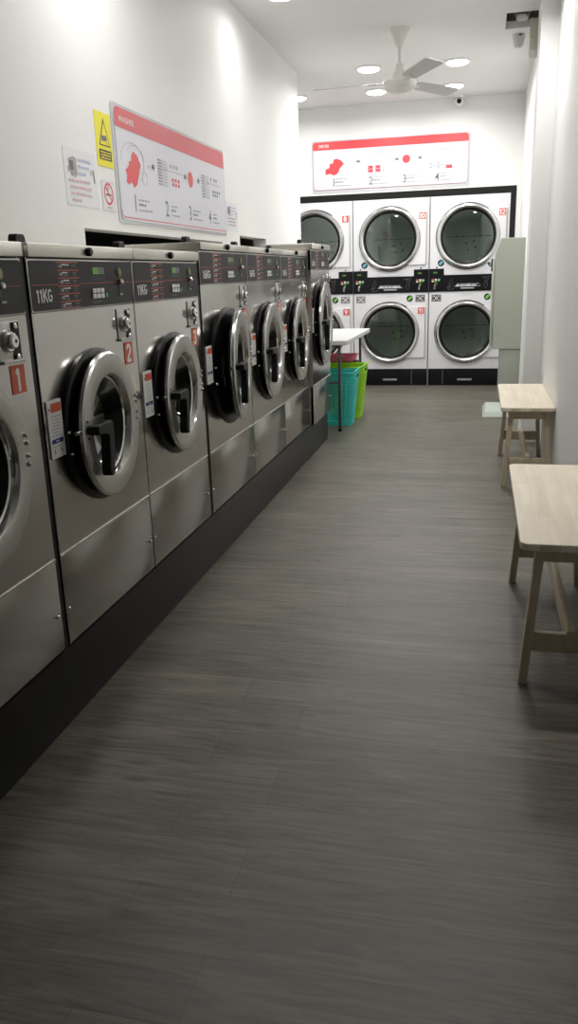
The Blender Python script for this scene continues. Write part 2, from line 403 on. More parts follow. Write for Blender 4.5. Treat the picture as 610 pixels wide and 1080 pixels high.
def washer(num, y0, w, xf, zc, zu, zt, zsm, zd, rb, rr, ri, kg, ajar, label):
    T = thing('washing_machine', (xf, y0, ZP), label, 'washing machine', 'stainless front loading washers in the row')
    P = lambda: MB(FX)
    s = w / .646
    g = .003
    H = zt - ZP; C = zc - ZP; U = zu - ZP; S = zsm - ZP; D = zd - ZP; dep = .86
    cu = w / 2
    # cabinet shell behind the front sheets
    m = P(); m.box(g, g + .004, 0, U, -dep, -.0005, 'lid').box(w - g - .004, w - g, 0, U, -dep, -.003, 'lid')
    m.box(g, w - g, 0, U, -dep, -dep + .004, 'steel').box(g, w - g, 0, .004, -dep, -.003, 'steel').box(g, w - g, U - .02, U - .016, -dep, -.003, 'steel')
    m.box(g, w - g, U, H - .012, -dep, -.33, 'lid')
    m.build('body', T)
    m = P(); m.plate_hole(g, w - g, S + .0015, C - .001, cu, D, ri + .035, 0, 'steel', .02)
    m.box(g, w - g, S - .0005, S + .0035, 0, .004, 'lid')
    m.build('front_panel', T)
    m = P(); m.box(g, w - g, .004, S - .0035, -.02, 0, 'kick', .0015)
    for a in (.02, w - .02): m.lathe([(.0, .004), (.004, .004), (.006, .001), (.006, 0)], 'chrome', a, .104, 12)
    m.build('kick_panel', T)
    # control panel
    m = P(); m.box(g, w - g, C, U - .003, -.02, .002, 'ring', .002)
    m.poly([(g + .006 + .006 * (1 - math.cos(t)) if False else x, y) for t in (0,) for x, y in rounded(g + .006, w - g - .004, C + .004, U - .008, .008)], .002, .0035, 'panel')
    N = .0042
    for k in range(6):
        v = U - .012 - k * .0205
        m.rect(.150 * s, .272 * s, v - .0012, v + .0014, N, 'red')
        m.rect(.157 * s, .160 * s, v - .013, v - .007, N, 'lgrey'); m.rect(.166 * s, .178 * s, v - .0145, v - .005, N, 'lgrey')
        m.words(.180 * s, rnd.uniform(.205, .222) * s, v - .008, .004, N, 'white', .008, .02)
        if k: m.words(.186 * s, rnd.uniform(.2, .22) * s, v - .0145, .0022, N, 'lgrey', .006, .012)
        m.words(.236 * s, .258 * s, v - .009, .004, N, 'grey', .008, .014)
        if k: m.words(.240 * s, .256 * s, v - .015, .0025, N, 'grey', .006, .01)
    m.rect(.150 * s, .272 * s, C + .006, C + .0075, N, 'red')
    vl = C + .068
    m.rect(.012, .150 * s, vl, vl + .0014, N, 'red'); m.rect(.272 * s, w - .012, vl, vl + .0014, N, 'red')
    m.strokes(kg, .030 * s, C + .025, .033, N, 'white', .17, .76 * s)
    m.words(.350 * s, .44 * s, C + .086, .003, N, 'grey', .004, .007); m.words(.350 * s, .44 * s, C + .080, .002, N, 'grey', .004, .007)
    m.words(.345 * s, .41 * s, C + .0165, .002, N, 'grey'); m.words(.345 * s, .40 * s, C + .0125, .002, N, 'grey')
    # coin path printed beside its slot
    m.tube([(.535 * s, C + .066, N + .001), (.535 * s, C + .03, N + .001), (.556 * s, C + .031, N + .001)], .0012, 'lgrey', 6)
    m.rect(.541 * s, .560 * s, C + .030, C + .035, N, 'lgrey')
    cp = m.build('control_panel', T)
    m = P(); m.rect(.36 * s, .396 * s, C + .093, C + .113, N + .0006, 'gdisp'); m.rect(.396 * s, .436 * s, C + .093, C + .113, N + .0006, 'grey')
    m.frame(.357 * s, .44 * s, C + .090, C + .116, .0025, N + .0008, 'plastic'); m.build('display', cp)
    m = P()
    for i in range(3):
        for j in range(2): m.box((.346 + i * .027) * s, (.368 + i * .027) * s, C + .026 + j * .0155 - .001, C + .038 + j * .0155, N, N + .003, 'white', .001)
    m.box(.429 * s, .446 * s, C + .026, C + .038, N, N + .003, 'green', .001)
    m.build('keypad', cp)
    m = P(); m.lathe([(.014, N), (.014, N + .002), (.011, N + .004), (0, N + .004)], 'ydot', .541 * s, C + .098, 20)
    m.box(.533 * s, .537 * s, C + .09, C + .106, N + .004, N + .006, 'lgrey').build('coin_slot', cp)
    m = P(); m.lathe([(.008, N), (.009, N + .012), (.006, N + .016), (0, N + .016)], 'chrome', .532 * s, C + .070, 16)
    m.build('reject_button', cp)
    # lid and the things on it
    m = P(); m.box(.001, w - .001, U, H, -.315, .012, 'lid', .003).build('lid', T)
    m = P(); m.lathe([(.012, .012), (.012, .022), (.009, .026), (0, .026)], 'rubber', cu, U + .017, 20); m.build('lid_lock', T)
    m = P(); m.poly([(.114, H), (.172, H), (.166, H + .024), (.160, H + .029), (.126, H + .029), (.120, H + .024)], -.112, -.088, 'plastic', .003).build('soap_hatch_handle', T)
    # coin box
    a0, a1, v0, v1 = w - .143, w - .045, C - .112, C - .012
    m = P(); m.box(a0, a1, v0, v1, .0, .003, 'ring', .001); m.rect(a0 + .058, a1 - .002, v0 + .004, v1 - .003, .0035, 'plastic')
    m.rect(a0 - .004, a0, v0, v1, .001, 'hole')
    for q in (.10, .84):
        m.lathe([(.008, .003), (.008, .008), (.005, .010), (0, .010)], 'chrome', a1 - .023, v0 + q * (v1 - v0) + .003, 14)
    m.box(a0 + .004, a1, v0, v0 + .008, .003, .010, 'ring', .001)
    chrome_lock(m, a0 + .036, (v0 + v1) / 2 + .004, .003, .027)
    m.build('coin_box', T)
    m = P(); m.box(w - .105, w - .042, C - .188, C - .118, 0, .002, 'orange')
    m.strokes(str(num), w - .0735, C - .181, .056, .0026, 'white', .2, .70, 'CENTER')
    m.build('number_plate', T)
    # hanging instruction label
    a0, a1, v0, v1 = .016, .092, D - .043, D + .113
    m = P(); m.box(a0, a1, v0, v1, .001, .004, 'white'); m.rect(a0 + .018, a1 - .004, v1 - .032, v1 - .008, .0046, 'orange')
    m.poly([(a0 + .006, v1 - .026), (a0 + .014, v1 - .026), (a0 + .010, v1 - .017)], .0046, .0046, 'black')
    for k in range(7): m.words(a0 + .010 + rnd.uniform(0, .01), a1 - .010 - rnd.uniform(0, .015), v1 - .045 - k * .0085, .0022, .0046, 'lgrey')
    m.rect(a0 + .007, a1 - .007, v0 + .040, v0 + .052, .0046, 'blue'); m.words(a0 + .028, a0 + .048, v0 + .044, .004, .005, 'white', .005, .008)
    m.words(a0 + .01, a1 - .02, v0 + .031, .002, .0046, 'lgrey'); m.rect(a0 + .016, a0 + .020, v0 + .012, v0 + .024, .0046, 'black'); m.rect(a1 - .026, a1 - .018, v0 + .019, v0 + .022, .0046, 'black'); m.rect(a1 - .020, a1 - .017, v0 + .012, v0 + .022, .0046, 'black')
    m.build('warning_label', T)
    # rubber gasket on the front sheet and the drum behind it
    m = P(); m.lathe([(rb, 0), (rb, .006), (rb - .008, .010), (rr + .001, .012), (ri + .055, .013), (ri + .04, .018), (ri + .012, .020), (ri + .006, .010), (ri + .012, -.03), (ri + .03, -.05)], 'rubber', cu, D)
    for t in (176, 192): m.lathe([(.005, .012), (.005, .018), (.003, .02), (0, .02)], 'chrome', cu + (rr + .006) * math.cos(R(t)), D + (rr + .006) * math.sin(R(t)), 10)
    m.build('gasket', T)
    m = P(); m.lathe([(ri + .03, -.05), (ri + .055, -.06), (ri + .055, -.42), (ri * .9, -.45), (.05, -.44), (0, -.43)], 'drum', cu, D)
    for t in (90, 210, 330):
        X = Matrix.Translation((cu, D, 0)) @ Matrix.Rotation(R(t), 4, 'Z')
        m.poly([(ri + .055, -.03), (ri - .0, -.012), (ri - .0, .012), (ri + .055, .03)], -.42, -.08, 'drum', X=X)
    m.build('drum', T)
    # door: hinged on the right, local origin at the hinge
    h = (cu + rr, D, .034)
    m = P()
    m.lathe([(rr - .004, -.020), (rr, -.014), (rr, -.005), (rr - .006, 0)], 'chromed', cu, D, 96)
    m.lathe([(rr - .006, 0), (ri + .006, .001), (ri + .001, -.001)], 'ring', cu, D, 96)
    m.lathe([(ri + .001, -.001), (ri - .002, -.006), (ri - .006, -.022), (ri - .012, -.026)], 'chrome', cu, D, 96)
    bm2 = m.bm; bmesh.ops.translate(bm2, verts=bm2.verts, vec=(0, 0, .034))
    d = m.build('door', T, org=h)
    backing = MB(FX); backing.lathe([(rr - .008, .016), (rr - .014, .004), (ri + .034, -.010), (ri + .012, -.022), (ri - .005, -.026), (ri - .008, .008)], 'rubber', cu, D, 64)
    def sub(mb, nm): 
        o = mb.build(nm, d, org=(0, 0, 0)); return o
    def shift(mb):  # from face coordinates to hinge coordinates
        bmesh.ops.translate(mb.bm, verts=mb.bm.verts, vec=(-h[0], -h[1], 0)); return mb
    bmesh.ops.translate(backing.bm, verts=backing.bm.verts, vec=(0, 0, 0)); bk = shift(backing); bmesh.ops.translate(bk.bm, verts=bk.bm.verts, vec=(0, 0, -.034)); sub(bk, 'door_backing')
    m = P(); m.lathe([(ri - .011, -.025), (ri - .03, -.046), (ri * .7, -.075), (ri * .45, -.095), (ri * .2, -.102), (0, -.104)], 'wglass', cu, D); sub(shift(m), 'door_glass')
    m = P()
    for q in (-.036, -.016, .016, .036):
        a = math.sqrt((rr - .022) ** 2 - q * q); m.lathe([(.0065, 0), (.0065, .004), (.004, .008), (0, .009)], 'chrome', cu + a, D + q + .024, 14)
    sub(shift(m), 'hinge_bolts')
    # pivot and black curved handle on the left
    ha = cu - rr + .028; hv = D + .016; k = rr / .215
    m = P(); m.lathe([(.013, 0), (.013, .012), (0, .012)], 'plastic', ha + .002, hv, 20)
    m.tube([(ha - .055, hv, -.012), (ha - .026, hv, -.012)], .0065, 'chrome', 12)
    for dv in (-.024, .024): m.lathe([(.0035, 0), (.003, .003), (0, .003)], 'hole', ha - .003, hv + dv, 10)
    m.poly([(ha - .008, hv - .013), (ha - .008, hv + .012), (ha + .004, hv + .015), (ha + .085 * k, hv + .015), (ha + .098 * k, hv + .008), (ha + .100 * k, hv - .03), (ha + .092 * k, hv - .09 * k), (ha + .078 * k, hv - .142 * k), (ha + .066 * k, hv - .146 * k), (ha + .050 * k, hv - .142 * k), (ha + .048 * k, hv - .118 * k), (ha + .056 * k, hv - .085 * k), (ha + .060 * k, hv - .045), (ha + .060 * k, hv - .024), (ha + .03, hv - .015)], .006, .036, 'plastic', .004)
    sub(shift(m), 'door_handle')
    d.rotation_euler = (0, 0, R(ajar))
    return T

def rounded(a0, a1, b0, b1, r, n=5):
    pts = []
    for cx, cy, s in ((a1 - r, b1 - r, 0), (a0 + r, b1 - r, 90), (a0 + r, b0 + r, 180), (a1 - r, b0 + r, 270)):
        for i in range(n + 1):
            t = R(s + 90 * i / n); pts.append((cx + r * math.cos(t), cy + r * math.sin(t)))
    return pts

K11 = dict(w=.645, xf=XW, zc=1.1462, zu=1.2836, zt=1.318, zsm=.491, zd=.805, rb=.2275, rr=.215, ri=.150, kg='11KG', ajar=3)
K16 = dict(w=.706, xf=XW, zc=1.1909, zu=1.3284, zt=1.3579, zsm=.491, zd=.829, rb=.263, rr=.248, ri=.176, kg='16KG', ajar=2)
washer(1, 1.228, label='stainless washing machine with orange number 1 plate, nearest the camera, cut by the left edge', **K11)
washer(2, 1.8964, label='stainless 11KG washing machine with orange number 2 plate, second from the camera', **K11)
washer(3, 2.5420, label='stainless 11KG washing machine with orange number 3 plate, last of the lower machines', **K11)
k4 = dict(K16); k4['ajar'] = 7.5
washer(4, 3.2166, label='stainless 16KG washing machine with orange number 4 plate and its door standing ajar', **k4)
washer(5, 3.9238, label='stainless 16KG washing machine with orange number 5 plate, beside the one standing ajar', **K16)
washer(6, 4.6310, label='stainless 16KG washing machine with orange number 6 plate, beside the tallest washer', **K16)
washer(7, 5.3420, .672, XW + .03, 1.2449, 1.375, 1.4113, .491, .888, .295, .278, .198, '24KG', 2, 'tallest stainless washing machine, last in the row, beside the white table')

# ------------------------------------------------------------------ stacked dryers
def dryer(nt, nb, x0, label):
    T = thing('stacked_dryer', (x0, YD, 0), label, 'tumble dryer', 'white stacked dryers in the far wall')
    W = .8128; g = .003
    P = lambda: MB(FY)
    m = P(); m.box(g, g + .004, .17, 1.948, -.85, -.012, 'enamel').box(W - g - .004, W - g, .17, 1.948, -.85, -.012, 'enamel').box(g, W - g, 1.944, 1.948, -.85, -.012, 'enamel').box(g, W - g, .17, 1.948, -.85, -.846, 'enamel')
    m.box(0.0, .009, 0, 1.95, -.1, -.0005, 'silver')
    m.build('body', T)
    for nm, v0, v1, cv, num, nv, pv0, pv1 in (('upper', 1.165, 1.948, 1.547, nt, 1.735, 1.28, 1.808), ('lower', .182, .994, .574, nb, .770, .304, .842)):
        m = P(); m.plate_hole(g + .002, W - g - .002, v0, v1, .397, cv, .275, -.002, 'enamel', .02); m.build(nm + '_front', T)
        A = math.degrees(math.asin(min(.985, (pv1 - cv) / .30))); B = math.degrees(math.asin(min(.985, (cv - pv0) / .30)))
        m = P(); m.poly([(.776, pv0), (.776, pv1)] + [(.397 + .30 * math.cos(R(A + (-B - A) * i / 24)), max(pv0, min(pv1, cv + .30 * math.sin(R(A + (-B - A) * i / 24))))) for i in range(25)], -.002, .012, 'enamel2')
        m.box(.776, .784, pv0 + .004, pv1 - .004, -.002, .010, 'silver')
        m.lathe([(.331, -.002), (.331, .004), (.327, .006), (.322, .006)], 'hole', .397, cv, 80)
        m.lathe([(.324, .006), (.324, .018), (.314, .030), (.298, .034), (.284, .026), (.276, .010)], 'chromed', .397, cv, 96)
        m.lathe([(.276, .010), (.262, .008), (.255, .004), (.255, -.01)], 'rubber', .397, cv, 80)
        d = m.build(nm + '_door', T)
        m = P(); m.lathe([(.257, .006), (.20, .010), (.1, .013), (0, .014)], 'dglass', .397, cv, 64); m.build('door_glass', d)
        m = P(); m.box(.703, .770, nv, nv + .067, .012, .0135, 'dred'); m.strokes(num, .7365, nv + .008, .051, .0142, 'white', .2, .72, 'CENTER'); m.build('number_plate', d)
        # drum with its seam and baffles
        m = P(); m.lathe([(.27, -.03), (.36, -.05), (.36, -.70), (.34, -.72), (.02, -.72), (0, -.715)], 'ddrum', .397, cv, 64)
        for t in (35, 155, 275):
            X = Matrix.Translation((.397, cv, 0)) @ Matrix.Rotation(R(t), 4, 'Z')
            m.poly([(.36, -.05), (.29, -.018), (.29, .018), (.36, .05)], -.68, -.08, 'ddrum', X=X)
        m.box(.13, .66, cv + .02, cv + .024, -.716, -.712, 'hole')
        for px in (.17, .26, .33, .45, .52, .6): m.box(px, px + .014, cv + .019, cv + .032, -.715, -.710, 'hole')
        for px, py in ((-.03, -.05), (.05, -.03), (-.01, -.12), (.07, -.10)): m.disc(.397 + px, cv + py, .010, -.711, 'hole', 12)
        m.build('drum', T)
    # control band
    m = P(); m.poly([(g, .996), (W - g, .996), (W - g, 1.231), (.655, 1.231), (.655, 1.163), (.157, 1.163), (.157, 1.231), (g, 1.231)], -.012, .006, 'dband')
    N = .0068
    m.words(.295, .525, 1.066, .009, N, 'lgrey', .02, .05); m.words(.285, .515, 1.050, .012, N, 'white', .03, .07); m.words(.27, .54, 1.043, .007, N, 'lgrey', .02, .05)
    for sx, a in ((1, .20), (-1, .615)):   # outline arrows up (left) and down (right)
        if sx > 0: pts = [(a, 1.03), (a + .02, 1.03), (a + .02, 1.07), (a + .012, 1.07), (a + .04, 1.125), (a + .055, 1.08), (a + .046, 1.08), (a + .046, 1.048), (a + .0, 1.048)]
        else: pts = [(a, 1.125), (a - .03, 1.125), (a - .03, 1.06), (a - .045, 1.06), (a - .022, 1.02), (a, 1.06), (a - .010, 1.06), (a - .010, 1.105), (a, 1.105)]
        m.tube([(p[0], p[1], N) for p in pts] + [(pts[0][0], pts[0][1], N)], .0016, 'grey', 4)
    for k, (a, v) in enumerate(((.20, 1.012), (.225, 1.012), (.25, 1.016), (.555, 1.13), (.58, 1.13), (.61, 1.136))): m.rect(a, a + .012, v, v + .008, N, 'grey')
    cb = m.build('control_band', T)
    m = P(); m.box(.335, .475, 1.018, 1.034, .006, .024, 'silver', .004); m.build('band_handle', cb)
    for a in (.006, .655):
        m = P(); m.rect(a + .04, a + .082, 1.183, 1.199, N, 'gdisp')
        m.build('display', cb)
        m = P()
        for i, mt in enumerate(('red', 'white', 'lgrey')): m.box(a + .025 + i * .032, a + .048 + i * .032, 1.113, 1.128, .006, .010, mt, .001)
        m.box(a + .025, a + .048, 1.097, 1.109, .006, .010, 'white', .001); m.box(a + .057, a + .080, 1.097, 1.109, .006, .010, 'lime_s', .001); m.box(a + .088, a + .108, 1.105, 1.112, .006, .008, 'gdot')
        m.box(a + .055, a + .085, 1.078, 1.086, .006, .008, 'ydot')
        m.build('keypad', cb)
        m = P(); m.lathe([(.011, .006), (.011, .016), (.007, .02), (0, .02)], 'chrome', a + .062, 1.062, 16); m.lathe([(.009, .006), (.009, .012), (0, .013)], 'silver', a + .056, 1.030, 16); m.box(a + .05, a + .062, 1.034, 1.058, .006, .009, 'silver'); m.build('coin_slot', cb)
        m = P(); m.lathe([(.008, -.002), (.008, .006), (0, .007)], 'hole', a + .075, 1.245, 14); m.build('indicator_lamp', T)
    # stickers
    def glove(mb, a, v, s, mt):
        mb.disc(a, v, .034, -.0012, 'black', 28); mb.disc(a, v, .029, -.0008, 'plastic', 28)
        mb.poly([(a - .022 * s, v - .012), (a - .004 * s, v - .024), (a + .012 * s, v - .008), (a + .026 * s, v + .012), (a + .020 * s, v + .024), (a + .002 * s, v + .020), (a - .012 * s, v + .010)], -.0004, -.0004, mt)
    m = P(); glove(m, .124, 1.287, 1, 'cyan'); m.build('blue_sticker', T)
    if nt == '12': m = P(); glove(m, .640, 1.215 + .055, 1, 'cyan'); m.build('blue_sticker', T)
    m = P(); glove(m, .613, .932, 1, 'lime_s'); m.build('green_sticker', T)
    for a in (.034, .676):
        m = P(); dk = 'black' if (nt != '8' and (a > .5 or nt == '12')) else 'grey'
        m.frame(a, a + .098, .896, .966, .008, -.001, dk); m.annulus(a + .049, .931, .016, .026, -.001, dk, 24); m.rect(a + .01, a + .022, .91, .95, -.001, dk); m.rect(a + .076, a + .088, .91, .95, -.001, dk); m.disc(a + .049, .931, .007, -.001, dk, 12)
        m.build('pictogram_sticker', T)
    # black lint drawer plinth
    m = P(); m.box(g, W - g, .0, .180, -.04, -.002, 'dband', .002)
    m.rect(.165 if nt == '12' else .640, .168 if nt == '12' else .643, .008, .172, -.001, 'lgrey'); m.rect(g, W - g, .016, .018, -.001, 'hole')
    kb = m.build('base_drawer', T)
    m = P(); m.box(.325, .480, .052, .074, -.002, .014, 'silver', .004); m.build('drawer_handle', kb)
    return T
X1 = -1.3536; WD = .8128
dryer('8', '9', X1 - WD, 'white stacked tumble dryer with red plates 8 and 9, partly behind the washers')
dryer('10', '11', X1, 'white stacked tumble dryer with red plates 10 and 11, middle of the far wall')
dryer('12', '13', X1 + WD, 'white stacked tumble dryer with red plate 12, partly behind the grey-green cabinet')

# ------------------------------------------------------------------ wall signs
def wsign(): return MB(FX)
m = wsign(); SY, SZ = 3.58, 1.483
m.poly(rounded(-.02, 1.605, -.014, .484, .02), .001, .004, 'acry')
m.poly(rounded(0, 1.59, 0, .47, .03), .004, .008, 'signw')
n = .009
hd = [p for p in rounded(0, 1.59, 0, .47, .03) if p[1] > .3]
m.poly([(1.59, .378)] + hd + [(0, .388)], n, n, 'signpink')
m.rect(.03, 1.58, .010, .014, n, 'signred'); m.tube([(.03, .012, n), (.010, .02, n), (.004, .045, n)], .0012, 'signred', 5); m.rect(.002, .0045, .04, .38, n, 'lgrey')
m.text('WASHER', .042, .411, .036, n + .001, 'white', .01, 1.18)
BL = [(0.183, 0.305), (0.156, 0.281), (0.155, 0.262), (0.123, 0.254), (0.122, 0.238), (0.081, 0.215), (0.096, 0.194), (0.082, 0.163), (0.108, 0.156), (0.141, 0.168), (0.168, 0.146), (0.203, 0.164), (0.219, 0.192), (0.26, 0.253), (0.239, 0.274), (0.23, 0.29)]
m.poly(BL, n, n, 'signred')
def outl(mb, pts, mt, r=.0009): mb.tube([(p[0], p[1], n) for p in pts], r, mt, 4)
outl(m, [(.17 + .13 * math.cos(R(t)), .255 + .085 * math.sin(R(t))) for t in range(-60, 190, 12)], 'acry'); outl(m, [(.20 + .10 * math.cos(R(t)), .27 + .06 * math.sin(R(t))) for t in range(-80, 160, 12)], 'acry')
outl(m, [(.30 + .03 * math.cos(R(t)), .20 + .03 * math.sin(R(t))) for t in range(0, 350, 20)], 'acry'); outl(m, [(.34, .262), (.355, .255), (.37, .264), (.36, .245)], 'lgrey')
def arrow(mb, a, v, s=.020, mt='grey'): mb.poly([(a - s, v - s * .45), (a, v - s * .45), (a, v - s), (a + s, v), (a, v + s), (a, v + s * .45), (a - s, v + s * .45)], n + .0003, n + .0003, mt)
for a in (.416, .872, 1.089): arrow(m, a, .262)
def wtable(mb, a0, a1, v0, v1, tail):
    k = 9
    for i in range(k):
        v = v1 - (v1 - v0) * (i + .5) / k; mb.words(a0, a0 + (a1 - a0) * .45, v - .004, .006, n, 'grey', .01, .03); mb.words(a0 + (a1 - a0) * .55, a1, v - .003, .004, n, 'lgrey', .01, .02)
        mb.rect(a0, a1, v - .0075, v - .0065, n, 'lgrey')
    mb.rect((a0 + a1) / 2, (a0 + a1) / 2 + .001, v0, v1, n, 'lgrey'); mb.rect(a1 - .06, tail, .266, .268, n, 'grey')
wtable(m, .476, .605, .188, .314, .831); wtable(m, 1.145, 1.278, .181, .308, 1.499)
for i in range(3):
    for j in range(2): m.rect(.666 + i * .043, .692 + i * .043, .220 - j * .022, .236 - j * .022, n, 'signred')
for i in range(4):
    for j in range(2):
        if not (i == 3 and j): m.rect(1.339 + i * .040, 1.360 + i * .040, .220 - j * .020, .234 - j * .020, n, 'grey')
for a in (.65, .70, .74): m.rect(a, a + .022, .284, .302, n, 'lgrey')
for a in (1.31, 1.37, 1.41): m.rect(a, a + .024, .282, .302, n, 'lgrey')
m.disc(.957, .257, .041, n, 'signred', 32)
for a, t, L in ((.142, '1', (.205, .37)), (.548, '2', (.63, .75)), (.90, '3', (.965, 1.13)), (1.247, '4', (1.33, 1.445))):
    m.text(t, a, .044, .108, n, 'grey', .004, .85)
    m.words(L[0], L[1] - .03, .094, .008, n, 'lgrey', .02, .05); m.words(L[0], L[0] + (L[1] - L[0]) * .55, .072, .011, n, 'grey', .012, .02); m.words(L[0], L[1], .049, .008, n, 'lgrey', .03, .07)
tag(m.build('instruction_sign', loc=(XL, SY, SZ)), 'long white sign with red WASHER header on left wall above the washers', 'sign')

m = MB(FY)
m.poly(rounded(-.012, 1.625, -.028, .482, .02), .001, .004, 'acry'); m.poly(rounded(0, 1.605, 0, .472, .035), .004, .008, 'signw')
hd = [p for p in rounded(0, 1.605, 0, .472, .035) if p[1] > .3]
m.poly([(1.605, .393)] + hd + [(0, .393)], n, n, 'signred')
o_ = rounded(.003, 1.602, .003, .469, .035); low = [p for p in o_ if p[1] < .2]
outl(m, [(.003, .39)] + low[:6] + low[6:] + [(1.602, .39)], 'signpink', .0012)
m.text('DRYER', .064, .416, .042, n + .001, 'white', .01, .86)
m.poly([(0.22, 0.296), (0.216, 0.265), (0.178, 0.254), (0.177, 0.219), (0.132, 0.202), (0.134, 0.151), (0.179, 0.162), (0.224, 0.142), (0.266, 0.163), (0.285, 0.207), (0.33, 0.252), (0.298, 0.287), (0.253, 0.304)], n, n, 'signred')
outl(m, [(.27 + .13 * math.cos(R(t)), .255 + .08 * math.sin(R(t))) for t in range(-50, 170, 12)], 'acry')
for a in (.482, .885, 1.121): arrow(m, a, .265)
m.rect(.632, .781, .318, .338, n, 'acry'); m.rect(.607, .618, .316, .340, n, 'acry'); m.rect(1.262, 1.440, .318, .346, n, 'acry'); m.rect(1.223, 1.238, .314, .336, n, 'acry')
for a in (.58, .658):
    for v in (.153, .187): m.rect(a, a + .055, v, v + .030, n, 'signred'); m.rect(a - .0, a + .012, v + .012, v + .018, n + .0004, 'signw')
m.frame(.737, .775, .150, .180, .002, n, 'grey'); m.rect(.742, .75, .160, .170, n, 'grey')
for a in (1.225, 1.303):
    for v in (.149, .185): m.frame(a, a + .065, v, v + .033, .002, n, 'grey'); m.rect(a + .002, a + .012, v + .012, v + .022, n, 'grey')
m.rect(1.378, 1.445, .149, .181, n, 'signred'); m.rect(1.378, 1.390, .160, .168, n + .0004, 'signw')
m.disc(.979, .261, .040, n, 'signred', 32)
for a, t, L in ((.196, '1', (.235, .41)), (.588, '2', (.63, .81)), (.938, '3', (.98, 1.15)), (1.272, '4', (1.33, 1.455))):
    m.text(t, a, .035, .112, n, 'grey', .004, .85)
    m.words(L[0], L[1] - .04, .102, .008, n, 'lgrey', .02, .05); m.words(L[0], L[0] + (L[1] - L[0]) * .5, .070, .011, n, 'grey', .012, .02); m.words(L[0], L[1], .036, .008, n, 'lgrey', .03, .07)
tag(m.build('instruction_sign', loc=(-1.77, YD, 2.064)), 'long white sign with red DRYER header on far wall above the dryers', 'sign')

m = wsign(); n = .003   # CCTV notice, pointed triangle and camera
m.box(0, .155, 0, .215, 0, .002, 'yellow')
m.poly([(.028, .083), (.137, .083), (.082, .196)], n - .0006, n - .0006, 'black'); m.poly([(.037, .088), (.128, .088), (.082, .178)], n, n, 'yellow')
m.poly([(.052, .108), (.058, .101), (.092, .103), (.103, .108), (.103, .121), (.096, .126), (.06, .124), (.052, .118)], n + .0004, n + .0004, 'grey'); m.poly([(.09, .100), (.098, .100), (.112, .092), (.105, .090)], n + .0004, n + .0004, 'grey')
m.rect(.022, .140, .028, .068, n, 'black')
for v in (.055, .044, .033): m.words(.034, .130, v, .006, n + .0005, 'yellow', .01, .03)
tag(m.build('camera_warning_sign', loc=(XL, 3.394, 1.689)), 'yellow sign with black camera triangle on left wall beside the washer sign', 'sign')
m = wsign()
m.box(0, .127, 0, .122, 0, .002, 'paper'); m.frame(.003, .124, .003, .119, .0018, n, 'inkred'); m.annulus(.064, .070, .036, .045, n, 'signred')
m.rect(.036, .080, .062, .070, n, 'grey'); m.rect(.082, .090, .062, .070, n, 'signred'); outl(m, [(.055, .08), (.062, .088), (.058, .098)], 'grey', .0012)
X = Matrix.Translation((.064, .070, 0)) @ Matrix.Rotation(R(-45), 4, 'Z'); m.box(-.04, .04, -.003, .003, n, n + .0006, 'signred', X=X)
m.words(.04, .095, .012, .005, n, 'lgrey', .01, .02)
tag(m.build('no_smoking_sign', loc=(XL, 3.407, 1.511)), 'small white no smoking sign with red ring, below the yellow sign', 'sign')
def notice(loc, w, h, label, big):
    m = wsign(); m.box(0, w, 0, h, 0, .0015, 'paper'); k = w / .28
    m.poly([(.035 * k, h * .80), (.075 * k, h * .86), (.10 * k, h * .84), (.105 * k, h * .56), (.085 * k, h * .50), (.07 * k, h * .56), (.055 * k, h * .49), (.05 * k, h * .6), (.028 * k, h * .58), (.03 * k, h * .66), (.045 * k, h * .7)], n, n, 'lgrey')
    m.rect(.045 * k, .075 * k, h * .62, h * .78, n + .0004, 'grey')
    for i in range(3): m.words(.115 * k, (.24 - .03 * i) * k, h * (.80 - .12 * i), h * .05, n, 'inkblue', .02, .05)
    for i in range(4 if big else 3): m.words((.03 + .004 * i) * k, (.22 if i < 3 else .12) * k, h * (.42 - .115 * i), h * .05, n, 'inkred' if big else 'lgrey', .015, .04)
    m.poly([(.245 * k, h * .70), (.252 * k, h * .70), (.258 * k, h * .46), (.25 * k, h * .46)], n, n, 'grey'); m.rect(.222 * k, .24 * k, h * .6, h * .68, n, 'beige')
    return tag(m.build('paper_notice', loc=loc), label, 'notice')
notice((XL, 3.088, 1.513), .282, .213, 'white paper notice with blue and pink writing, left of the yellow sign', True)
notice((XL, 5.20, 1.502), .25, .177, 'small white paper notice just right of the WASHER sign', False)

# ------------------------------------------------------------------ ceiling things
def downlight(x, y, label, power=1.):
    T = thing('ceiling_light', (x, y, ZC), label, 'ceiling light', 'round ceiling lights')
    m = MB(); m.lathe([(.102, 0), (.102, -.008), (.098, -.013), (.092, -.013), (.090, -.010)], 'fixture', 0, 0, 48); m.build('rim', T)
    m = MB(); m.lathe([(.091, -.010), (.088, -.018), (.07, -.026), (.04, -.030), (0, -.031)], 'diff', 0, 0, 48); m.build('diffuser', T)
    L = bpy.data.lights.new('lamp', 'AREA'); L.shape = 'DISK'; L.size = .17; L.energy = LP * power; L.color = (1, .985, .955); L.spread = R(165)
    o = bpy.data.objects.new('lamp', L); COL.objects.link(o); o.location = (0, 0, -.034); o.parent = T
LP = 14
downlight(-1.25, 5.44, 'round ceiling light nearest the camera, cut by the top edge of the photo', .25)
downlight(-.98, 7.50, 'lit round ceiling light left of the fan, the nearer of that side', 1.2)
downlight(-.25, 7.53, 'lit round ceiling light right of the fan, the nearer of that side', 1.2)
downlight(-1.03, 8.42, 'lit round ceiling light in line with the fan blade, behind the fan hub', .5)
downlight(-.31, 8.44, 'lit round ceiling light nearest the ceiling camera', .5)
downlight(-1.80, 8.42, 'lit round ceiling light half hidden behind the end of the left wall', .5)
downlight(.06, 5.44, 'round ceiling light beside the right wall, above the frame', .7)
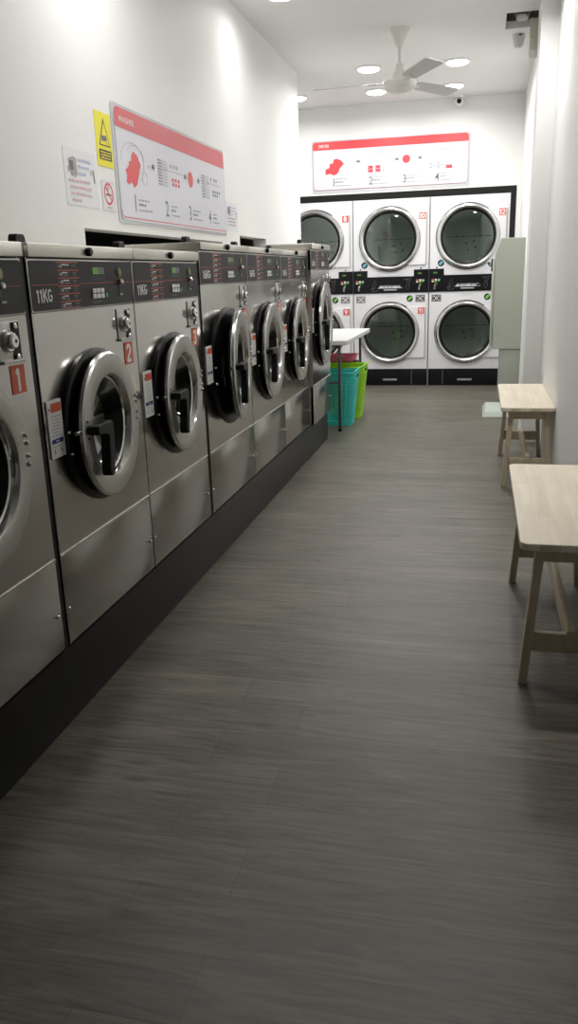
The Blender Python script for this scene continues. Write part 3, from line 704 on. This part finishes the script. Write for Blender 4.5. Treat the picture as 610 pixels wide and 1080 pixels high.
downlight(-1.25, 3.3, 'round ceiling light over the number 3 washer, above the frame', .6)
downlight(.06, 3.3, 'round ceiling light over the near bench, above the frame', .8)

T = thing('ceiling_fan', (-.62, 6.444, ZC), 'white three-bladed ceiling fan hanging between the lights', 'ceiling fan')
MB().lathe([(.070, 0), (.070, -.012), (.062, -.03), (.045, -.075), (.026, -.11), (.022, -.118), (0, -.118)], 'fan', 0, 0, 40).build('canopy', T)
MB().tube([(0, 0, -.11), (0, 0, -.27)], .011, 'fan', 14).build('downrod', T)
MB().lathe([(0, -.215), (.022, -.22), (.030, -.26), (.05, -.30), (.062, -.33), (.115, -.338), (.122, -.352), (.118, -.375), (.095, -.398), (.055, -.413), (0, -.418)], 'fan', 0, 0, 48).build('motor_housing', T)
for deg in (-63, 177, 55):
    m = MB(); X = Matrix.Rotation(R(deg), 4, 'Z') @ Matrix.Translation((0, 0, -.342)) @ Matrix.Rotation(R(-12), 4, 'X')
    pts = [(.16, -.045), (.20, -.06), (.60, -.068), (.625, -.05), (.63, .05), (.61, .066), (.20, .055), (.16, .04)]
    m.poly(pts, -.003, .003, 'fanb', .001, X=X); m.build('blade', T)
    m = MB(); m.box(.10, .22, -.018, .018, -.008, -.003, 'fan', .001, X=X).build('blade_bracket', T)

T = thing('ceiling_camera', (-.268, 8.93, ZC), 'small white dome camera with a black lens on ceiling by the far wall', 'security camera')
MB().lathe([(.045, 0), (.045, -.018), (.040, -.024), (0, -.024)], 'fixture', 0, 0, 28).build('mount', T)
m = MB(); m.lathe([(0, -.02), (.03, -.03), (.044, -.055), (.040, -.08), (.02, -.098), (0, -.102)], 'fixture', 0, 0, 28).build('housing', T)
X = Matrix.Translation((0, -.035, -.062)) @ Matrix.Rotation(R(75), 4, 'X')
MB().lathe([(.022, 0), (.022, .012), (.016, .016), (0, .012)], 'plastic', 0, 0, 24, X=X).build('lens', T)
T = thing('motion_sensor', (.212, 6.90, ZC), 'white cone-shaped sensor on the ceiling beside the open hatch', 'sensor')
MB().lathe([(.046, 0), (.046, -.012), (.043, -.03), (.034, -.07), (.022, -.088), (0, -.092)], 'smoke', 0, 0, 28).build('housing', T)
MB().box(-.004, .022, -.047, -.040, -.016, -.008, 'plastic').build('sensor_window', T)
T = thing('emergency_light', (.37, 6.41, 2.60), 'beige wall box with a green indicator high on the right wall', 'emergency light')
MB().box(-.102, -.004, -.03, .035, .045, .235, 'beige', .006).build('housing', T)
MB().box(-.108, -.022, -.028, .032, 0, .05, 'smoke', .008).build('lamp_cover', T)
MB(FY).disc(-.094, .105, .0055, .0315, 'gdot', 14).build('indicator', T)
MB().box(-.004, 0, -.03, .035, .02, .2, 'smoke').build('back_plate', T)
m = MB()
m.tube([(.17, 6.80, ZC + .24), (.185, 6.70, ZC + .12), (.205, 6.60, ZC + .035), (.235, 6.58, ZC + .03), (.262, 6.66, ZC + .10), (.28, 6.8, ZC + .24)], .026, 'pipe', 14)
tag(m.build('refrigerant_pipe'), 'curved white insulated pipe hanging lowest inside the open ceiling hatch', 'pipe')
m = MB(); m.tube([(.19, 6.80, ZC + .28), (.215, 6.62, ZC + .20), (.25, 6.50, ZC + .13), (.28, 6.42, ZC + .12)], .016, 'pipe', 12)
tag(m.build('refrigerant_pipe'), 'thin straight white pipe behind the curved one inside the ceiling hatch', 'pipe')

# ------------------------------------------------------------------ electrical cabinet on the right wall
T = thing('electrical_cabinet', (.37, 7.65, 0), 'tall grey-green metal cabinet on the right wall in front of the dryers', 'cabinet')
m = MB(FY); m.poly([(-.246, .512), (0, .512), (0, 1.47), (-.205, 1.47), (-.250, 1.345), (-.250, .8)], -.34, 0, 'cab', .003); m.build('housing', T)
m = MB(); m.box(-.272, -.252, .012, .33, .535, 1.30, 'cab', .003); dr = m.build('door', T)
m = MB(); m.box(-.284, -.272, .02, .045, 1.19, 1.30, 'plastic', .002).build('door_handle', dr)
m = MB(); m.box(-.182, 0, .012, .30, 0, .512, 'cab2', .003).build('cable_trunking', T)

# ------------------------------------------------------------------ benches
def bench(y0, label):
    T = thing('bench', (.135, y0, 0), label, 'bench', 'pale birch benches along the right wall')
    L = 1.0; W = .293
    m = MB(); m.poly(rounded(0, W, 0, L, .028, 6), .447, .470, 'birch', .004); m.build('seat', T)
    for yy, sgn in ((.075, 1), (L - .085, -1)):
        for side in (0, 1):
            xt, xf_ = (.062, .030) if side == 0 else (W - .040, W - .012)
            m = MB(); bm = bmesh.new(); vs = []
            for z, x in ((0, xf_), (.447, xt)):
                for dx, dy in ((-.013, -.022), (.013, -.022), (.013, .022), (-.013, .022)): vs.append(bm.verts.new((x + dx, yy + dy, z)))
            for q in ((0, 3, 2, 1), (4, 5, 6, 7), (0, 1, 5, 4), (1, 2, 6, 5), (2, 3, 7, 6), (3, 0, 4, 7)): bm.faces.new([vs[i] for i in q])
            bmesh.ops.bevel(bm, geom=bm.edges[:], offset=.002, segments=1, affect='EDGES')
            m._take(bm, 'birchleg', False); m.build('leg', T)
        MB().box(.068, W - .046, yy - .010, yy + .010, .395, .447, 'birchleg', .001).build('end_apron', T)
        MB().box(.050, W - .028, yy - .010, yy + .010, .108, .168, 'birchleg', .001).build('cross_stretcher', T)
    for x in (.060, W - .038): MB().box(x - .008, x + .008, .098, L - .108, .405, .447, 'birchleg', .001).build('side_apron', T)
    MB().box(.149, .171, .050, L - .060, .130, .186, 'birchleg', .001).build('long_stretcher', T)
    return T
bench(2.245, 'pale birch bench nearest the camera, cut by the right edge of the photo')
bench(4.62, 'pale birch bench farther away, standing at the wall near the column')

# ------------------------------------------------------------------ table, baskets, tub, floor box
T = thing('folding_table', (-1.27, 6.9, 0), 'white rectangular folding table between the last washer and the dryers', 'table')
m = MB(); m.poly([(a - 1.27 + 1.27, b_) for a, b_ in rounded(-.285, .285, -.68, .70, .03, 5)], .685, .720, 'tablew', .004); m.build('tabletop', T)
for y in (-.60, .56):
    for x in (-.22, .21):
        MB().box(x - .011, x + .011, y - .011, y + .011, .018, .685, 'tube', .003).build('leg', T)
        MB().box(x - .014, x + .014, y - .014, y + .014, 0, .02, 'rubber', .003).build('leg_foot', T)
    MB().box(-.209, .199, y - .008, y + .008, .380, .400, 'tube', .002).build('crossbar', T)
    MB().box(-.209, .199, y - .008, y + .008, .665, .685, 'tube', .002).build('top_rail', T)

def basket(name, loc, w, d, h, mat, label, hole_mat='hole', rot=0):
    """tapering perforated laundry basket; the wall is a real shell with the holes cut out"""
    T = thing(name, loc, label, 'laundry basket'); T.rotation_euler = (0, 0, R(rot))
    seg = 120; rows = 44; t = .80
    def outline(i, k, off=0.):
        # superellipse footprint
        a = 2 * PI * i / seg; c, s = math.cos(a), math.sin(a); e = .42
        sc = t + (1 - t) * k
        return (math.copysign(abs(c) ** e, c) * (w / 2 * sc - off), math.copysign(abs(s) ** e, s) * (d / 2 * sc - off))
    m = MB(); bm = bmesh.new(); grid = []
    for j in range(rows + 1):
        k = j / rows; grid.append([bm.verts.new((*outline(i, k), h * k)) for i in range(seg)])
    for j in range(rows):
        for i in range(seg):
            hole = 5 <= j <= 37 and (j % 2 == 1) and (i % 4 in (1, 2))
            ang = (360 * (i + .5) / seg)
            handle = 39 <= j <= 41 and (min(ang, 360 - ang) < 12 or abs(ang - 180) < 12)
            if not hole and not handle: bm.faces.new((grid[j][i], grid[j][(i + 1) % seg], grid[j + 1][(i + 1) % seg], grid[j + 1][i]))
    bm.faces.new(list(reversed(grid[0])))
    m._take(bm, mat, True); o = m.build('basket_wall', T)
    md = o.modifiers.new('shell', 'SOLIDIFY'); md.thickness = .004; md.offset = -1
    m = MB(); m.tube([(*outline(i, 1.0, -.004), h + (.022 * max(0, abs(math.cos(2 * PI * i / seg)) - .72) / .28)) for i in range(seg)] + [(*outline(0, 1.0, -.004), h + .022)], .0065, mat, 8); m.build('rim', T)
    return T
basket('laundry_basket', (-1.17, 6.66, 0), .41, .30, .435, 'teal', 'turquoise perforated laundry basket standing behind the table leg')
basket('laundry_basket', (-1.17, 7.02, 0), .46, .34, .445, 'lime', 'lime green perforated laundry basket behind the turquoise one')
T = thing('plastic_crate', (-1.27, 7.335, 0), 'dark crate under the table behind the lime green basket', 'crate')
m = MB(); m.box(-.20, .20, -.10, .11, 0, .45, 'crate', .01); m.build('crate_body', T)
for k in range(4): MB().box(-.19, .19, -.106, -.099, .06 + k * .1, .11 + k * .1, 'plastic', .002).build('slat', T)
T = thing('washing_up_tub', (-1.27, 7.335, .45), 'pink plastic tub lying on the dark crate under the table', 'tub')
m = MB(); bm = bmesh.new(); rings = []
for (k, z) in ((.86, 0), (.90, .004), (1, .050), (1.04, .052), (1.04, .058), (.98, .058), (.88, .010), (.0, .010)):
    rings.append([bm.verts.new((x * k, y * k, z)) for x, y in rounded(-.195, .195, -.12, .12, .04)] if k else [bm.verts.new((0, 0, z))])
for p, q in zip(rings, rings[1:]):
    L_ = len(p)
    for i in range(L_):
        if len(q) == 1: bm.faces.new((p[i], p[(i + 1) % L_], q[0]))
        else: bm.faces.new((p[i], p[(i + 1) % L_], q[(i + 1) % L_], q[i]))
bm.faces.new(list(reversed(rings[0]))); m._take(bm, 'pink', True); m.build('tub_body', T)

T = thing('floor_box', (.155, 7.30, 0), 'low pale grey-green plastic box with sloped sides on floor by the cabinet', 'box')
m = MB(); bm = bmesh.new(); a = [bm.verts.new((x, y, 0)) for x, y in ((-.105, -.29), (.115, -.29), (.115, .29), (-.105, .29))]; b_ = [bm.verts.new((x, y, .042)) for x, y in ((-.085, -.262), (.10, -.262), (.10, .27), (-.075, .27))]
bm.faces.new(b_); bm.faces.new(a[::-1])
for i in range(4): bm.faces.new((a[i], a[(i + 1) % 4], b_[(i + 1) % 4], b_[i]))
bmesh.ops.bevel(bm, geom=bm.edges[:], offset=.003, segments=2, affect='EDGES'); m._take(bm, 'scale', False); m.build('shell', T)
MB().lathe([(.006, .042), (.005, .045), (0, .045)], 'chrome', .055, -.19, 12).lathe([(.006, .042), (.005, .045), (0, .045)], 'chrome', .055, .1, 12).build('screws', T)

# ------------------------------------------------------------------ world, camera, colour
wd = bpy.data.worlds.new('World'); scene.world = wd; wd.use_nodes = True
wd.node_tree.nodes['Background'].inputs[0].default_value = (.8, .85, 1, 1); wd.node_tree.nodes['Background'].inputs[1].default_value = .15
cd = bpy.data.cameras.new('Camera'); cam = bpy.data.objects.new('Camera', cd); COL.objects.link(cam); scene.camera = cam
pt, yw, rl = R(-16.4718), R(13.4422), R(-1.8502)
F = Vector((-math.sin(yw) * math.cos(pt), math.cos(yw) * math.cos(pt), math.sin(pt)))
R0 = Vector((math.cos(yw), math.sin(yw), 0)); U0 = R0.cross(F)
Rv = R0 * math.cos(rl) + U0 * math.sin(rl); Uv = -R0 * math.sin(rl) + U0 * math.cos(rl)
mt = Matrix((Rv, Uv, -F)).transposed().to_4x4(); mt.translation = (0, 0, 1.2213); cam.matrix_world = mt
cd.sensor_fit = 'VERTICAL'; cd.sensor_height = 36; cd.lens = 846.79 * 36 / 1080; cd.clip_start = .02
vs = scene.view_settings; vs.view_transform = 'Standard'; vs.look = 'None'; vs.gamma = 1; vs.use_curve_mapping = False; vs.exposure = 0
